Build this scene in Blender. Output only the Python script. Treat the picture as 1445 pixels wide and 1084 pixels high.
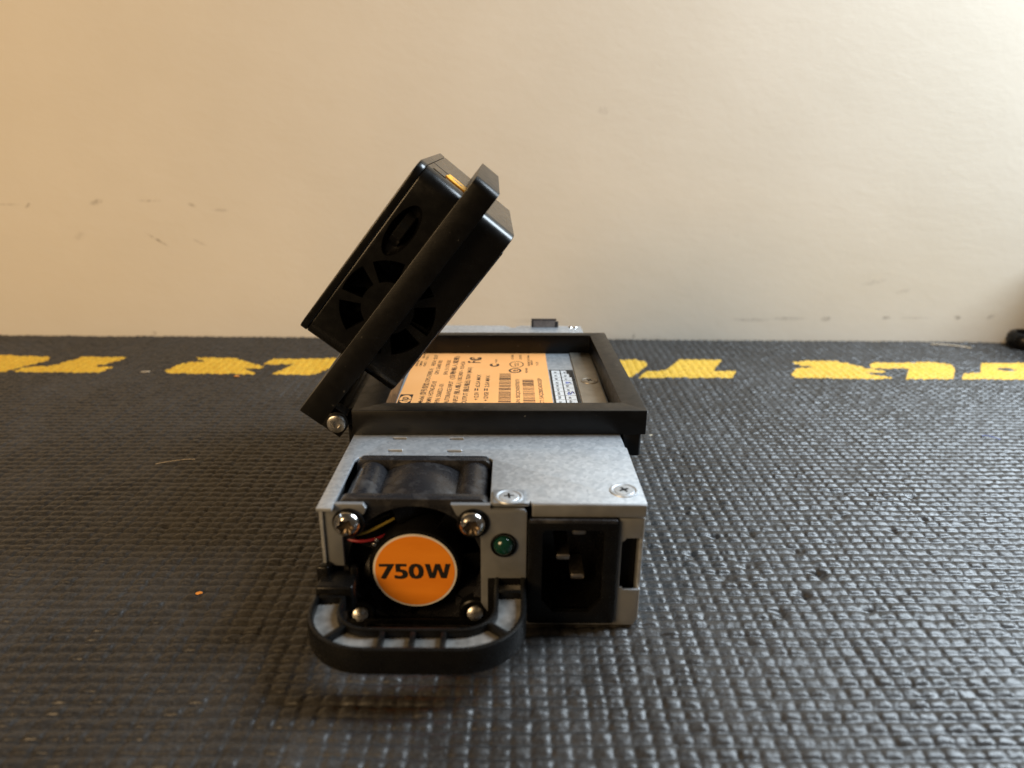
import bpy, bmesh, math, random
import numpy as np
from mathutils import Matrix, Vector

# ------------------------------------------------------------------ scene, camera, light
S = 0.001                      # everything below is written in millimetres
scn = bpy.context.scene
for o in list(bpy.data.objects):
    bpy.data.objects.remove(o)
C = scn.collection
random.seed(4)
rng = np.random.default_rng(7)

cam_d = bpy.data.cameras.new('camera')
cam = bpy.data.objects.new('camera', cam_d)
C.objects.link(cam)
scn.camera = cam
F_PX, PITCH, ROLL, YAW = 1000.0, 0.33818, -0.00836, 0.00395
cam_d.sensor_fit = 'HORIZONTAL'
cam_d.sensor_width = 36.0
cam_d.lens = 36.0 * F_PX / 1445.0
cam_d.clip_start = 0.01
cam_d.clip_end = 20
cam.matrix_world = (Matrix.Translation((0.049785, -0.165195, 0.129809)) @ Matrix.Rotation(-YAW, 4, 'Z')
                    @ Matrix.Rotation(math.pi / 2 - PITCH, 4, 'X') @ Matrix.Rotation(-ROLL, 4, 'Z'))
cam_d.dof.use_dof = True
cam_d.dof.focus_distance = 0.245
cam_d.dof.aperture_fstop = 10.5

world = bpy.data.worlds.new('World')
scn.world = world
world.use_nodes = True
bg = world.node_tree.nodes['Background']
bg.inputs[0].default_value = (1.0, 0.77, 0.52, 1)
bg.inputs[1].default_value = 0.05

def area(name, loc, target, sx, sy, power, col, spread=180):
    d = bpy.data.lights.new(name, 'AREA')
    d.shape = 'RECTANGLE'; d.size = sx * S; d.size_y = sy * S
    d.energy = power; d.color = col; d.spread = math.radians(spread)
    o = bpy.data.objects.new(name, d); C.objects.link(o)
    o.location = Vector(loc) * S
    o.rotation_euler = (Vector(target) - Vector(loc)).to_track_quat('-Z', 'Y').to_euler()
    return o
area('window_light', (560, 160, 455), (140, 70, 0), 210, 480, 5.6, (0.77, 0.89, 1.0), 138)
area('room_lamp', (-530, -550, 420), (-120, 290, 110), 460, 420, 7.0, (1.0, 0.665, 0.335))

scn.view_settings.view_transform = 'Standard'
scn.view_settings.look = 'None'
scn.view_settings.exposure = 0.0
scn.view_settings.gamma = 1.0
scn.view_settings.use_curve_mapping = False
scn.render.resolution_x, scn.render.resolution_y = 1024, 768

# ------------------------------------------------------------------ materials
MATS = {}
class NT:
    def __init__(self, name):
        self.m = bpy.data.materials.new(name); self.m.use_nodes = True
        self.t = self.m.node_tree; self.n = self.t.nodes
        self.b = self.n['Principled BSDF']; MATS[name] = self.m
    def add(self, typ, **kw):
        nd = self.n.new(typ)
        for k, v in kw.items():
            if k.startswith('i_'):
                key = k[2:]
                nd.inputs[int(key) if key.isdigit() else key.replace('_', ' ')].default_value = v
            else: setattr(nd, k, v)
        return nd
    def link(self, a, b): self.t.links.new(a, b)
    def coord(self, scale=(1, 1, 1), kind='Object'):
        tc = self.add('ShaderNodeTexCoord'); mp = self.add('ShaderNodeMapping')
        mp.inputs['Scale'].default_value = scale
        self.link(tc.outputs[kind], mp.inputs[0]); return mp.outputs[0]
    def noise(self, scale, detail=4, rough=0.55, stretch=(1, 1, 1), dist=0.0):
        nz = self.add('ShaderNodeTexNoise')
        nz.inputs['Scale'].default_value = scale; nz.inputs['Detail'].default_value = detail
        nz.inputs['Roughness'].default_value = rough; nz.inputs['Distortion'].default_value = dist
        self.link(self.coord(stretch), nz.inputs['Vector']); return nz.outputs['Fac']
    def ramp(self, fac, stops):
        r = self.add('ShaderNodeValToRGB'); e = r.color_ramp.elements
        while len(e) < len(stops): e.new(0.5)
        for i, (p, c) in enumerate(stops):
            e[i].position = p; e[i].color = (*c, 1) if len(c) == 3 else c
        self.link(fac, r.inputs[0]); return r.outputs[0]
    def mix(self, fac, a, b, mode='MIX'):
        mx = self.add('ShaderNodeMix', data_type='RGBA', blend_type=mode)
        for v, idx in ((fac, 0), (a, 6), (b, 7)):
            if isinstance(v, (int, float)): mx.inputs[idx].default_value = v
            elif isinstance(v, tuple): mx.inputs[idx].default_value = (*v, 1)
            else: self.link(v, mx.inputs[idx])
        return mx.outputs[2]
    def math(self, op, a, b=0.0, clamp=False):
        md = self.add('ShaderNodeMath', operation=op, use_clamp=clamp)
        for i, v in enumerate((a, b)):
            if isinstance(v, (int, float)): md.inputs[i].default_value = v
            else: self.link(v, md.inputs[i])
        return md.outputs[0]
    def maprange(self, v, a, b, c, d):
        mr = self.add('ShaderNodeMapRange'); self.link(v, mr.inputs[0])
        for i, x in enumerate((a, b, c, d)): mr.inputs[i + 1].default_value = x
        return mr.outputs[0]
    def bump(self, h, strength, dist_mm):
        bp = self.add('ShaderNodeBump'); bp.inputs['Strength'].default_value = strength
        bp.inputs['Distance'].default_value = dist_mm * S
        self.link(h, bp.inputs['Height']); self.link(bp.outputs[0], self.b.inputs['Normal'])
    def set(self, **kw):
        for k, v in kw.items():
            s = self.b.inputs[k.replace('_', ' ')]
            if isinstance(v, (int, float)): s.default_value = v
            elif isinstance(v, tuple): s.default_value = (*v, 1) if len(v) == 3 else v
            else: self.link(v, s)
        return self

def mat_simple(name, col, rough, metal=0.0, var=0.25, vscale=300, bump=0.0, bscale=2500, spec=0.5):
    t = NT(name)
    nz = t.noise(vscale, 4)
    lo = tuple(c * (1 - var) for c in col); hi = tuple(min(1, c * (1 + var)) for c in col)
    t.set(Base_Color=t.ramp(nz, [(0.3, lo), (0.7, hi)]), Metallic=metal,
          Roughness=t.maprange(t.noise(vscale * 1.7, 3), 0.3, 0.7, rough * 0.82, min(1, rough * 1.18)))
    t.b.inputs['Specular IOR Level'].default_value = spec
    if bump: t.bump(t.noise(bscale, 3), bump, 0.12)
    return t.m

# galvanised sheet: fine spangle, faint blotches, scratches
t = NT('galvanised')
vor = t.add('ShaderNodeTexVoronoi'); vor.inputs['Scale'].default_value = 900
t.link(t.coord(), vor.inputs['Vector'])
sp = t.ramp(vor.outputs['Color'], [(0.0, (0.42, 0.455, 0.49)), (1.0, (0.62, 0.65, 0.68))])
bl = t.ramp(t.noise(70, 5, 0.65), [(0.35, (0.92, 0.92, 0.92)), (0.65, (1, 1, 1))])
scr = t.ramp(t.noise(260, 3, 0.6, (1, 0.06, 1), 0.6), [(0.62, (0, 0, 0)), (0.70, (1, 1, 1))])
base = t.mix(1.0, sp, bl, 'MULTIPLY')
base = t.mix(t.math('MULTIPLY', scr, 0.18), base, (0.78, 0.78, 0.78))
t.set(Base_Color=base, Metallic=0.72, Roughness=t.maprange(t.noise(220, 5, 0.7), 0.3, 0.7, 0.44, 0.52))
t.bump(t.noise(1500, 3), 0.12, 0.1)
mat_simple('bare_steel', (0.36, 0.33, 0.28), 0.42, 0.75, 0.12, 160, 0.08)
mat_simple('front_steel', (0.25, 0.262, 0.275), 0.46, 0.5, 0.10, 180, 0.10)
mat_simple('chrome', (0.80, 0.77, 0.74), 0.16, 1.0, 0.08, 500)
mat_simple('screw_steel', (0.55, 0.54, 0.52), 0.30, 1.0, 0.15, 700)
mat_simple('socket_dark', (0.10, 0.075, 0.05), 0.35, 0.7, 0.2, 700)
mat_simple('tab_brown', (0.40, 0.31, 0.26), 0.5, 0.2, 0.2, 600)
mat_simple('brass', (0.80, 0.60, 0.34), 0.25, 1.0, 0.1, 700)
mat_simple('pin_metal', (0.40, 0.37, 0.33), 0.42, 1.0, 0.1, 700)
mat_simple('black_plastic', (0.003, 0.0029, 0.0028), 0.25, 0, 0.2, 200, 0.03, 2600, 0.45)
mat_simple('satin_black', (0.005, 0.005, 0.005), 0.28, 0, 0.25, 250, 0.05, 2200, 0.22)
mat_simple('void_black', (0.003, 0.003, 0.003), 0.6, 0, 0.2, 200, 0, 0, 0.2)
mat_simple('print_black', (0.012, 0.011, 0.010), 0.55, 0, 0.2, 400)
mat_simple('red_wire', (0.25, 0.015, 0.025), 0.4, 0, 0.1)
mat_simple('yellow_wire', (0.36, 0.27, 0.05), 0.4, 0, 0.1)
mat_simple('connector_orange', (0.95, 0.44, 0.03), 0.38, 0, 0.12, 500)
mat_simple('sticker_edge', (0.72, 0.66, 0.58), 0.5, 0, 0.08)
mat_simple('white_paper', (0.60, 0.61, 0.61), 0.55, 0, 0.05, 500)
mat_simple('pen_blue', (0.05, 0.08, 0.35), 0.6, 0, 0.2)
mat_simple('crumb_orange', (0.75, 0.28, 0.04), 0.7, 0, 0.25, 3000)
mat_simple('crumb_dark', (0.012, 0.011, 0.010), 0.7, 0, 0.25, 2000)
mat_simple('fibre_pale', (0.50, 0.42, 0.30), 0.7, 0, 0.2, 2000)
mat_simple('fibre_blue', (0.08, 0.12, 0.40), 0.6, 0, 0.2, 2000)

# dusty fan plastic
t = NT('dusty_plastic')
d = t.ramp(t.noise(160, 6, 0.7, (1, 1, 1), 0.4), [(0.50, (0, 0, 0)), (0.80, (1, 1, 1))])
d2 = t.ramp(t.noise(520, 5, 0.7), [(0.35, (0.25, 0.25, 0.25)), (0.75, (1, 1, 1))])
t.set(Base_Color=t.mix(t.math('MULTIPLY', d, t.math('MULTIPLY', d2, 0.30)), (0.016, 0.016, 0.018), (0.30, 0.29, 0.28)),
      Roughness=t.maprange(d, 0, 1, 0.26, 0.6))
t.bump(t.noise(1400, 4), 0.15, 0.12)
# handle: mottled grey colour for the pocket floors
t = NT('handle_floor')
d = t.ramp(t.noise(260, 5, 0.65), [(0.36, (0.11, 0.107, 0.10)), (0.62, (0.22, 0.213, 0.20))])
t.set(Base_Color=d, Roughness=0.42)
t.bump(t.noise(1600, 3), 0.2, 0.1)
# 3D-printed plastic with layer lines
def printed(name, layer_axis):
    t = NT(name)
    sc = [1, 1, 1]
    co = t.coord()
    wv = t.add('ShaderNodeTexWave'); wv.wave_type = 'BANDS'; wv.bands_direction = layer_axis
    wv.inputs['Scale'].default_value = 700; wv.inputs['Distortion'].default_value = 0.6
    wv.inputs['Detail'].default_value = 1
    t.link(co, wv.inputs['Vector'])
    st = t.noise(700, 3, 0.6, (1, 1, 0.05))
    dg_ = t.add('ShaderNodeTexWave'); dg_.wave_type = 'BANDS'; dg_.bands_direction = 'DIAGONAL'
    dg_.inputs['Scale'].default_value = 560; dg_.inputs['Distortion'].default_value = 1.0; dg_.inputs['Detail'].default_value = 1
    t.link(co, dg_.inputs['Vector'])
    h = t.math('ADD', t.math('ADD', t.math('MULTIPLY', wv.outputs['Fac'], 0.5), t.math('MULTIPLY', dg_.outputs['Fac'], 0.45)), st)
    nz_ = t.noise(700, 2, 0.5)
    dust_ = t.ramp(nz_, [(0.74, (0, 0, 0)), (0.77, (1, 1, 1))])
    bc = t.ramp(t.noise(90, 4), [(0.3, (0.0022, 0.0021, 0.002)), (0.7, (0.0042, 0.004, 0.0038))])
    t.set(Base_Color=t.mix(t.math('MULTIPLY', dust_, 0.6), bc, (0.20, 0.19, 0.17)),
          Roughness=t.maprange(t.noise(260, 4, 0.7), 0.3, 0.7, 0.28, 0.42))
    t.b.inputs['Specular IOR Level'].default_value = 0.30
    t.bump(h, 0.16, 0.12)
printed('printed_black', 'Z')
# orange rating label
t = NT('label_orange')
t.set(Base_Color=t.ramp(t.noise(60, 4), [(0.3, (0.90, 0.40, 0.125)), (0.7, (0.95, 0.44, 0.15))]), Roughness=0.45)
t.bump(t.noise(500, 4), 0.06, 0.1)
t = NT('sticker_orange')
t.set(Base_Color=t.ramp(t.noise(120, 4, 0.6, (0.3, 1, 1)), [(0.35, (0.80, 0.24, 0.012)), (0.7, (0.90, 0.30, 0.02))]), Roughness=0.42)
t.bump(t.noise(150, 3, 0.5, (0.4, 1, 1.4)), 0.25, 0.3)
# green LED lens
t = NT('led_green')
t.set(Base_Color=(0.003, 0.042, 0.028), Roughness=0.12)
t.b.inputs['Coat Weight'].default_value = 0.6
t.b.inputs['Subsurface Weight'].default_value = 0.15
t.b.inputs['Subsurface Scale'].default_value = 0.001
# glass of the charger's screen
mat_simple('screen_glass', (0.01, 0.011, 0.013), 0.1, 0, 0.1)
# rubber mat
def matmat(name, lo, hi, dust, rlo, rhi):
    t = NT(name)
    big = t.noise(24, 4, 0.7, (1, 0.7, 1), 0.6)
    fn = t.noise(1500, 2, 0.7)
    c = t.ramp(big, [(0.3, lo), (0.7, hi)])
    fine = t.ramp(fn, [(0.3, (0.5, 0.5, 0.5)), (0.7, (1.3, 1.3, 1.3))])
    c = t.mix(1.0, c, fine, 'MULTIPLY')
    ds = t.ramp(big, [(0.50, (0, 0, 0)), (0.75, (1, 1, 1))])
    spk = t.ramp(fn, [(0.60, (0, 0, 0)), (0.75, (1, 1, 1))])
    f = t.math('ADD', t.math('MULTIPLY', ds, 0.05), t.math('MULTIPLY', spk, 0.10), True)
    t.set(Base_Color=t.mix(f, c, dust), Roughness=t.maprange(big, 0.3, 0.7, rlo, rhi))
    t.bump(t.noise(1300, 1, 0.65), 0.30, 0.25)
matmat('rubber_mat', (0.022, 0.021, 0.020), (0.034, 0.033, 0.032), (0.24, 0.23, 0.22), 0.36, 0.50)
mat_simple('tab_dark', (0.05, 0.035, 0.028), 0.5, 0, 0.2, 600)
matmat('yellow_print', (0.62, 0.375, 0.030), (0.74, 0.45, 0.042), (0.55, 0.36, 0.08), 0.55, 0.75)

# wall plaster with scuffs at given places (x, z, half length, half height, slope, strength)
t = NT('plaster')
tc = t.add('ShaderNodeTexCoord'); sep = t.add('ShaderNodeSeparateXYZ'); t.link(tc.outputs['Object'], sep.inputs[0])
X, Z = sep.outputs[0], sep.outputs[2]
base = t.ramp(t.noise(9, 5, 0.6), [(0.3, (0.70, 0.65, 0.55)), (0.7, (0.75, 0.70, 0.60))])
SCUFF = [(-257, 85, 2.2, 1.3, 0.6, 0.75), (-270, 85.5, 9, 0.5, 0.0, 0.35), (-213, 87.5, 5, 2.2, 0.25, 0.35),
         (-179, 88.5, 8, 0.9, 0.0, 0.3), (-153, 86, 3, 1.5, -0.3, 0.35), (-135, 83, 6, 1.2, 0, 0.28),
         (-178, 64, 7, 1.0, -0.62, 0.55), (-151, 62.5, 5, 1.0, -0.5, 0.3), (-228, 66, 4, 3, 0.3, 0.16),
         (106, 144, 4, 3, 0, 0.18), (212, 14, 16, 1.6, 0, 0.25), (262, 15, 4, 2.0, 0.1, 0.45), (236, 15, 14, 1.6, 0, 0.30),
         (302, 16, 4, 1.6, 0, 0.42), (322, 16, 12, 1.0, 0, 0.25), (350, 16.5, 3, 1.7, 0, 0.5), (133.5, 2.5, 1.2, 2.2, 0, 0.5),
         (290, 40, 9, 2, 0.2, 0.16), (310, 34, 6, 2, 0.2, 0.15), (372, 17, 3, 2, 0.2, 0.4), (-190, 1.5, 2, 2, 0, 0.4), (60, 12, 9, 2, 0, 0.12)]
acc = None
brk = t.maprange(t.noise(420, 5, 0.75), 0.38, 0.62, 0.0, 1.0)
for (x, z, hl, hh, sl, k) in SCUFF:
    dx = t.math('SUBTRACT', X, x * S); dz = t.math('SUBTRACT', Z, z * S)
    dz = t.math('SUBTRACT', dz, t.math('MULTIPLY', dx, sl))
    a = t.math('POWER', t.math('ABSOLUTE', t.math('DIVIDE', dx, hl * S)), 2.0)
    b = t.math('POWER', t.math('ABSOLUTE', t.math('DIVIDE', dz, hh * S)), 2.0)
    g = t.math('MULTIPLY', t.math('SUBTRACT', 1.0, t.math('ADD', a, b), True), min(1.0, k * 1.7))
    acc = g if acc is None else t.math('MAXIMUM', acc, g)
f = t.math('MULTIPLY', acc, brk)
t.set(Base_Color=t.mix(f, base, (0.16, 0.125, 0.09)), Roughness=0.75)
h = t.math('ADD', t.noise(300, 3, 0.6, (0.6, 1, 1), 0.3), t.math('MULTIPLY', t.noise(60, 2, 0.5, (0.5, 1, 1)), 1.6))
t.bump(h, 0.13, 0.7)

# ------------------------------------------------------------------ mesh helpers (mm)
def link(name, me, mat=None, parent=None, kind=None):
    o = bpy.data.objects.new(name, me); C.objects.link(o)
    if mat is not None and me is not None and not me.materials: me.materials.append(MATS[mat])
    if parent is not None: o.parent = parent
    if kind: o['kind'] = kind
    return o
def empty(name, label, cat, M=Matrix()):
    o = bpy.data.objects.new(name, None); C.objects.link(o); o.matrix_world = M
    o.empty_display_size = 0.02
    o['label'] = label; o['category'] = cat
    return o
def mesh_from_bm(bm, name='mesh', smooth=35, scale=S):
    bmesh.ops.recalc_face_normals(bm, faces=bm.faces)
    for v in bm.verts: v.co *= scale
    for e in bm.edges:
        e.smooth = not (len(e.link_faces) == 2 and e.calc_face_angle(0) > math.radians(smooth))
    for fc in bm.faces: fc.smooth = True
    me = bpy.data.meshes.new(name); bm.to_mesh(me); bm.free(); return me
def bevel_sharp(bm, off, seg=2, ang=40):
    bmesh.ops.recalc_face_normals(bm, faces=bm.faces)
    ed = [e for e in bm.edges if len(e.link_faces) == 2 and e.calc_face_angle(0) > math.radians(ang)]
    if ed and off > 0:
        bmesh.ops.bevel(bm, geom=ed, offset=off, segments=seg, profile=0.5, affect='EDGES', clamp_overlap=True)
def add_box(bm, x0, x1, y0, y1, z0, z1):
    vs = [bm.verts.new((x, y, z)) for x in (x0, x1) for y in (y0, y1) for z in (z0, z1)]
    for f in ((0, 1, 3, 2), (4, 6, 7, 5), (0, 4, 5, 1), (2, 3, 7, 6), (0, 2, 6, 4), (1, 5, 7, 3)):
        bm.faces.new([vs[i] for i in f])
def box(name, x0, x1, y0, y1, z0, z1, mat, parent, bev=0.3, seg=2):
    bm = bmesh.new(); add_box(bm, x0, x1, y0, y1, z0, z1); bevel_sharp(bm, bev, seg)
    return link(name, mesh_from_bm(bm, name), mat, parent)
def boxes(name, lst, mat, parent, bev=0.0, seg=1):
    bm = bmesh.new()
    for b in lst: add_box(bm, *b)
    bevel_sharp(bm, bev, seg)
    return link(name, mesh_from_bm(bm, name), mat, parent)
def lathe_bm(prof, seg=32, lobes=None):
    """prof: (radius, height) along +Z; lobes: {index: amount} six-lobed sockets"""
    bm = bmesh.new(); rings = []
    for i, (r, h) in enumerate(prof):
        if r < 1e-6: rings.append([bm.verts.new((0, 0, h))]); continue
        a = (lobes or {}).get(i, 0)
        rings.append([bm.verts.new((r * (1 + a * math.cos(6 * p)) * math.cos(p), r * (1 + a * math.cos(6 * p)) * math.sin(p), h))
                      for p in (2 * math.pi * k / seg for k in range(seg))])
    for A, B in zip(rings, rings[1:]):
        for k in range(seg):
            a, b = A[k % len(A)], A[(k + 1) % len(A)]; c, d = B[(k + 1) % len(B)], B[k % len(B)]
            vs = []
            for v in (a, b, c, d):
                if v not in vs: vs.append(v)
            if len(vs) > 2: bm.faces.new(vs)
    return bm
def xform(bm, M): bmesh.ops.transform(bm, matrix=M, verts=bm.verts); return bm
TOFRONT = Matrix.Rotation(math.pi / 2, 4, 'X')          # +Z of a lathe points to -Y (towards the camera)
def T(x, y, z): return Matrix.Translation((x, y, z))
def lathe(name, prof, M, mat, parent, seg=32, lobes=None, smooth=35):
    return link(name, mesh_from_bm(xform(lathe_bm(prof, seg, lobes), M), name, smooth), mat, parent)
def arc(cx, cy, r, a0, a1, n):
    return [(cx + r * math.cos(math.radians(a0 + (a1 - a0) * i / n)), cy + r * math.sin(math.radians(a0 + (a1 - a0) * i / n))) for i in range(n + 1)]
def rrect(x0, x1, y0, y1, r, n=5):
    return (arc(x1 - r, y1 - r, r, 0, 90, n) + arc(x0 + r, y1 - r, r, 90, 180, n)
            + arc(x0 + r, y0 + r, r, 180, 270, n) + arc(x1 - r, y0 + r, r, 270, 360, n))
def plate_mesh(loops, thick, M, bev=0.0, name='plate'):
    """flat plate with holes: loops of (a, b); local z from 0 to thick"""
    cu = bpy.data.curves.new('tmp', 'CURVE'); cu.dimensions = '2D'; cu.fill_mode = 'BOTH'
    for lp in loops:
        sp = cu.splines.new('POLY'); sp.points.add(len(lp) - 1)
        for p, (a, b) in zip(sp.points, lp): p.co = (a, b, 0, 1)
        sp.use_cyclic_u = True
    cu.extrude = max(1e-4, thick / 2 - bev)
    if bev: cu.bevel_depth = bev; cu.bevel_resolution = 1; cu.offset = -bev
    ob = bpy.data.objects.new('tmp', cu); C.objects.link(ob)
    dg = bpy.context.evaluated_depsgraph_get()
    me = bpy.data.meshes.new_from_object(ob.evaluated_get(dg))
    bpy.data.objects.remove(ob); bpy.data.curves.remove(cu)
    bm = bmesh.new(); bm.from_mesh(me); bpy.data.meshes.remove(me)
    bmesh.ops.remove_doubles(bm, verts=bm.verts, dist=1e-4)
    xform(bm, M @ T(0, 0, thick / 2))
    return mesh_from_bm(bm, name)
def plate(name, loops, thick, M, mat, parent, bev=0.0):
    return link(name, plate_mesh(loops, thick, M, bev, name), mat, parent)
def prism(name, loop, z0, z1, M, mat, parent, bev=0.0, seg=2):
    bm = bmesh.new()
    lo = [bm.verts.new((a, b, z0)) for a, b in loop]; hi = [bm.verts.new((a, b, z1)) for a, b in loop]
    bm.faces.new(lo); bm.faces.new(hi)
    n = len(loop)
    for i in range(n): bm.faces.new((lo[i], lo[(i + 1) % n], hi[(i + 1) % n], hi[i]))
    bevel_sharp(bm, bev, seg)
    return link(name, mesh_from_bm(xform(bm, M), name), mat, parent)
def tube(name, pts, r, mat, parent, seg=8):
    bm = bmesh.new(); pts = [Vector(p) for p in pts]; rings = []
    for i, p in enumerate(pts):
        d = (pts[min(i + 1, len(pts) - 1)] - pts[max(i - 1, 0)]).normalized()
        a = d.cross(Vector((0.3, 0.2, 1))).normalized(); b = d.cross(a)
        rr = r[i] if isinstance(r, (list, tuple)) else r
        rings.append([bm.verts.new(p + rr * (math.cos(t) * a + math.sin(t) * b)) for t in (2 * math.pi * k / seg for k in range(seg))])
    for A, B in zip(rings, rings[1:]):
        for k in range(seg): bm.faces.new((A[k], A[(k + 1) % seg], B[(k + 1) % seg], B[k]))
    bm.faces.new(rings[0]); bm.faces.new(rings[-1])
    return link(name, mesh_from_bm(bm, name), mat, parent)
def bez(p0, p1, p2, p3, n=14):
    P = [Vector(p) for p in (p0, p1, p2, p3)]
    return [(1 - t) ** 3 * P[0] + 3 * (1 - t) ** 2 * t * P[1] + 3 * (1 - t) * t * t * P[2] + t ** 3 * P[3] for t in (i / n for i in range(n + 1))]
def text_bm(s, size, bold=0.0, sx=1.0, shear=0.0):
    cu = bpy.data.curves.new('tmp', 'FONT'); cu.body = s; cu.size = size; cu.offset = bold; cu.shear = shear
    cu.fill_mode = 'FRONT'; cu.resolution_u = 3
    ob = bpy.data.objects.new('tmp', cu); C.objects.link(ob)
    dg = bpy.context.evaluated_depsgraph_get()
    me = bpy.data.meshes.new_from_object(ob.evaluated_get(dg))
    bpy.data.objects.remove(ob); bpy.data.curves.remove(cu)
    bm = bmesh.new(); bm.from_mesh(me); bpy.data.meshes.remove(me)
    xform(bm, Matrix.Diagonal((sx, 1, 1, 1))); return bm
def merge(dst, src):
    me = bpy.data.meshes.new('tmp'); src.to_mesh(me); src.free(); dst.from_mesh(me); bpy.data.meshes.remove(me)

# ------------------------------------------------------------------ mat (real relief), lettering, wall
PX, PY = 4.62, 3.72
X0, X1, Y0, Y1 = -340.0, 440.0, -110.0, 296.0
SX, SY = 9, 7
nx, ny = int((X1 - X0) / PX * SX) + 1, int((Y1 - Y0) / PY * SY) + 1
xs = X0 + np.arange(nx) * PX / SX
ys = Y1 - np.arange(ny)[::-1] * PY / SY
GX, GY = np.meshgrid(xs, ys)
def smooth_noise(gx, gy, cell, seed):
    r = np.random.default_rng(seed); n = 400
    tb = r.random((n, n))
    fx, fy = gx / cell + 60.3, gy / cell + 60.7
    ix, iy = np.floor(fx).astype(int), np.floor(fy).astype(int)
    tx, ty = fx - ix, fy - iy
    tx, ty = tx * tx * (3 - 2 * tx), ty * ty * (3 - 2 * ty)
    g = lambda a, b: tb[b % n, a % n]
    return (g(ix, iy) * (1 - tx) + g(ix + 1, iy) * tx) * (1 - ty) + (g(ix, iy + 1) * (1 - tx) + g(ix + 1, iy + 1) * tx) * ty - 0.5
wx = GX + 0.5 * smooth_noise(GX, GY, 11, 1) + 0.9 * smooth_noise(GX, GY, 60, 2)
wy = GY + 0.45 * smooth_noise(GX, GY, 7, 3) + 0.8 * smooth_noise(GX, GY, 45, 4)
cv_ = wy / PY; cj = np.floor(cv_).astype(int); b = cv_ - cj
cu_ = wx / PX - 0.16 * (b - 0.5); ci = np.floor(cu_).astype(int); a = cu_ - ci      # strands lean across each row
tb1 = rng.random((512, 512)); tb2 = rng.random((512, 512)); tb3 = rng.random((512, 512))
r1, r2, r3 = (tb[cj % 512, ci % 512] for tb in (tb1, tb2, tb3))
pa = 1 - np.abs(2 * a - 1) ** 4.0
pb = 1 - np.abs(2 * b ** 1.20 - 1) ** 3.2
Hm = -0.95 * (1 - (0.25 * pa + 0.75) * pb)               # rolled rows, pinched between columns
Hm += -0.30 * (1 - pa) * (0.4 + 0.6 * pb)
Hm += (0.45 * (r1 - 0.5) + 0.9 * (r2 - 0.5) * (a - 0.5) + 0.7 * (r3 - 0.5) * (b - 0.5)) * pa * pb
Hm += 0.26 * smooth_noise(GX, GY, 1.0, 21)
Hm += 0.20 * smooth_noise(GX, GY, 1.6, 5) + 0.5 * smooth_noise(GX, GY, 70, 6)
# worn pits where the foam has torn out
for (px_, py_, rad, dep) in [(137, 83, 2, .6), (179, 80.5, 7, 1.0), (188, 79.5, 5, .9), (205, 77, 2.4, 1), (148, 26, 2.6, 1.2), (146, 39, 2.3, 1.1),
                             (127, 31, 3, 1.1), (118, 24, 2.2, 1), (134, 50, 2, 1), (160, 44, 2.2, 1), (139, 15, 2.5, 1.2), (129, 6, 2.4, 1),
                             (121, 48, 2, 1), (185, 52, 2.1, 1), (172, 62, 2, .9), (200, 60, 1.8, 1), (110, 36, 2.2, 1), (155, 8, 2, 1), (-93, 76, 2.2, .8), (-70, 52, 2, .9), (-110, 92, 1.8, .7)]:
    dd = ((GX - px_) / rad) ** 2 + ((GY - py_) / (rad if rad < 4 else 1.6)) ** 2
    Hm -= dep * np.exp(-dd * 1.6) * (0.6 + 0.8 * (smooth_noise(GX, GY, 1.1, 8) + 0.5))
flat = (GX > -2) & (GX < 88) & (GY > -1) & (GY < 186)
Hm = np.minimum(Hm, 0.0 + 0.25); Hm[flat] = np.minimum(Hm[flat], -0.05)
LETTERS = [
 [(222,248.5),(234.4,251.8),(250.7,251.3),(258,245.5),(263.8,237),(268.2,235.1),(272.4,230.9),(266,228.6),(259,229.5),(262,226),(270.1,220.2),(261.4,217.4),(213.8,218.6),(213.4,224.2),(220.5,235.9),(232.5,239.1),(226,242)],
 [(268.8,245.2),(274.1,249.4),(313.2,250.4),(318.4,244.3),(315.7,236.5),(303.8,217.9),(276.3,217.4),(288.6,237.3),(271.7,237.9),(266.7,238.7)],
 [(339.7,249.5),(372,250.2),(384,244),(388,236),(372,217.9),(308.3,217.7),(316,228.1),(326.7,229.8)],
 [(96,217.5),(104,250),(120,250.3),(127.5,251.2),(132.1,247.7),(133.5,244.3),(131.9,239),(125.4,227.8),(119.1,217.6)],
 [(123.5,217),(130.1,229.7),(141.9,231.4),(154.4,251.4),(180.8,251.7),(169.7,230.5),(183.2,230.1),(177.1,217.4)],
 [(-275,251.3),(-233.8,249.8),(-228.9,246.2),(-227.4,240.9),(-233.7,230),(-238.2,220.1),(-262,220.2),(-290,220.5)],
 [(-234,220),(-231.9,228.6),(-217.8,232.3),(-210.3,249.7),(-184.3,249.8),(-185.2,241.1),(-192.9,231),(-181.6,229),(-185,219.6)],
 [(-143.7,250),(-119.3,249.8),(-109.8,243),(-94.9,232.7),(-96.1,228.6),(-104.6,228.3),(-96.5,221.9),(-96,218),(-145,218.9),(-149.2,223.5),(-145.8,234.2),(-142.6,238.9),(-132.8,240.9)],
 [(-98,236.9),(-93.7,248.4),(-48,250.8),(-44,240),(-56.1,230.1),(-62.6,218.3),(-86.9,218.2),(-78.4,238.6)],
]
def inside(poly, qx, qy):
    r = np.zeros(qx.shape, bool); n = len(poly)
    for i in range(n):
        (xa, ya), (xb, yb) = poly[i], poly[(i + 1) % n]
        if ya == yb: continue
        c = ((ya > qy) != (yb > qy)) & (qx < (xb - xa) * (qy - ya) / (yb - ya) + xa)
        r ^= c
    return r
fcx = 0.25 * (GX[:-1, :-1] + GX[1:, :-1] + GX[:-1, 1:] + GX[1:, 1:]); fcy = 0.25 * (GY[:-1, :-1] + GY[1:, :-1] + GY[:-1, 1:] + GY[1:, 1:])
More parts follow.
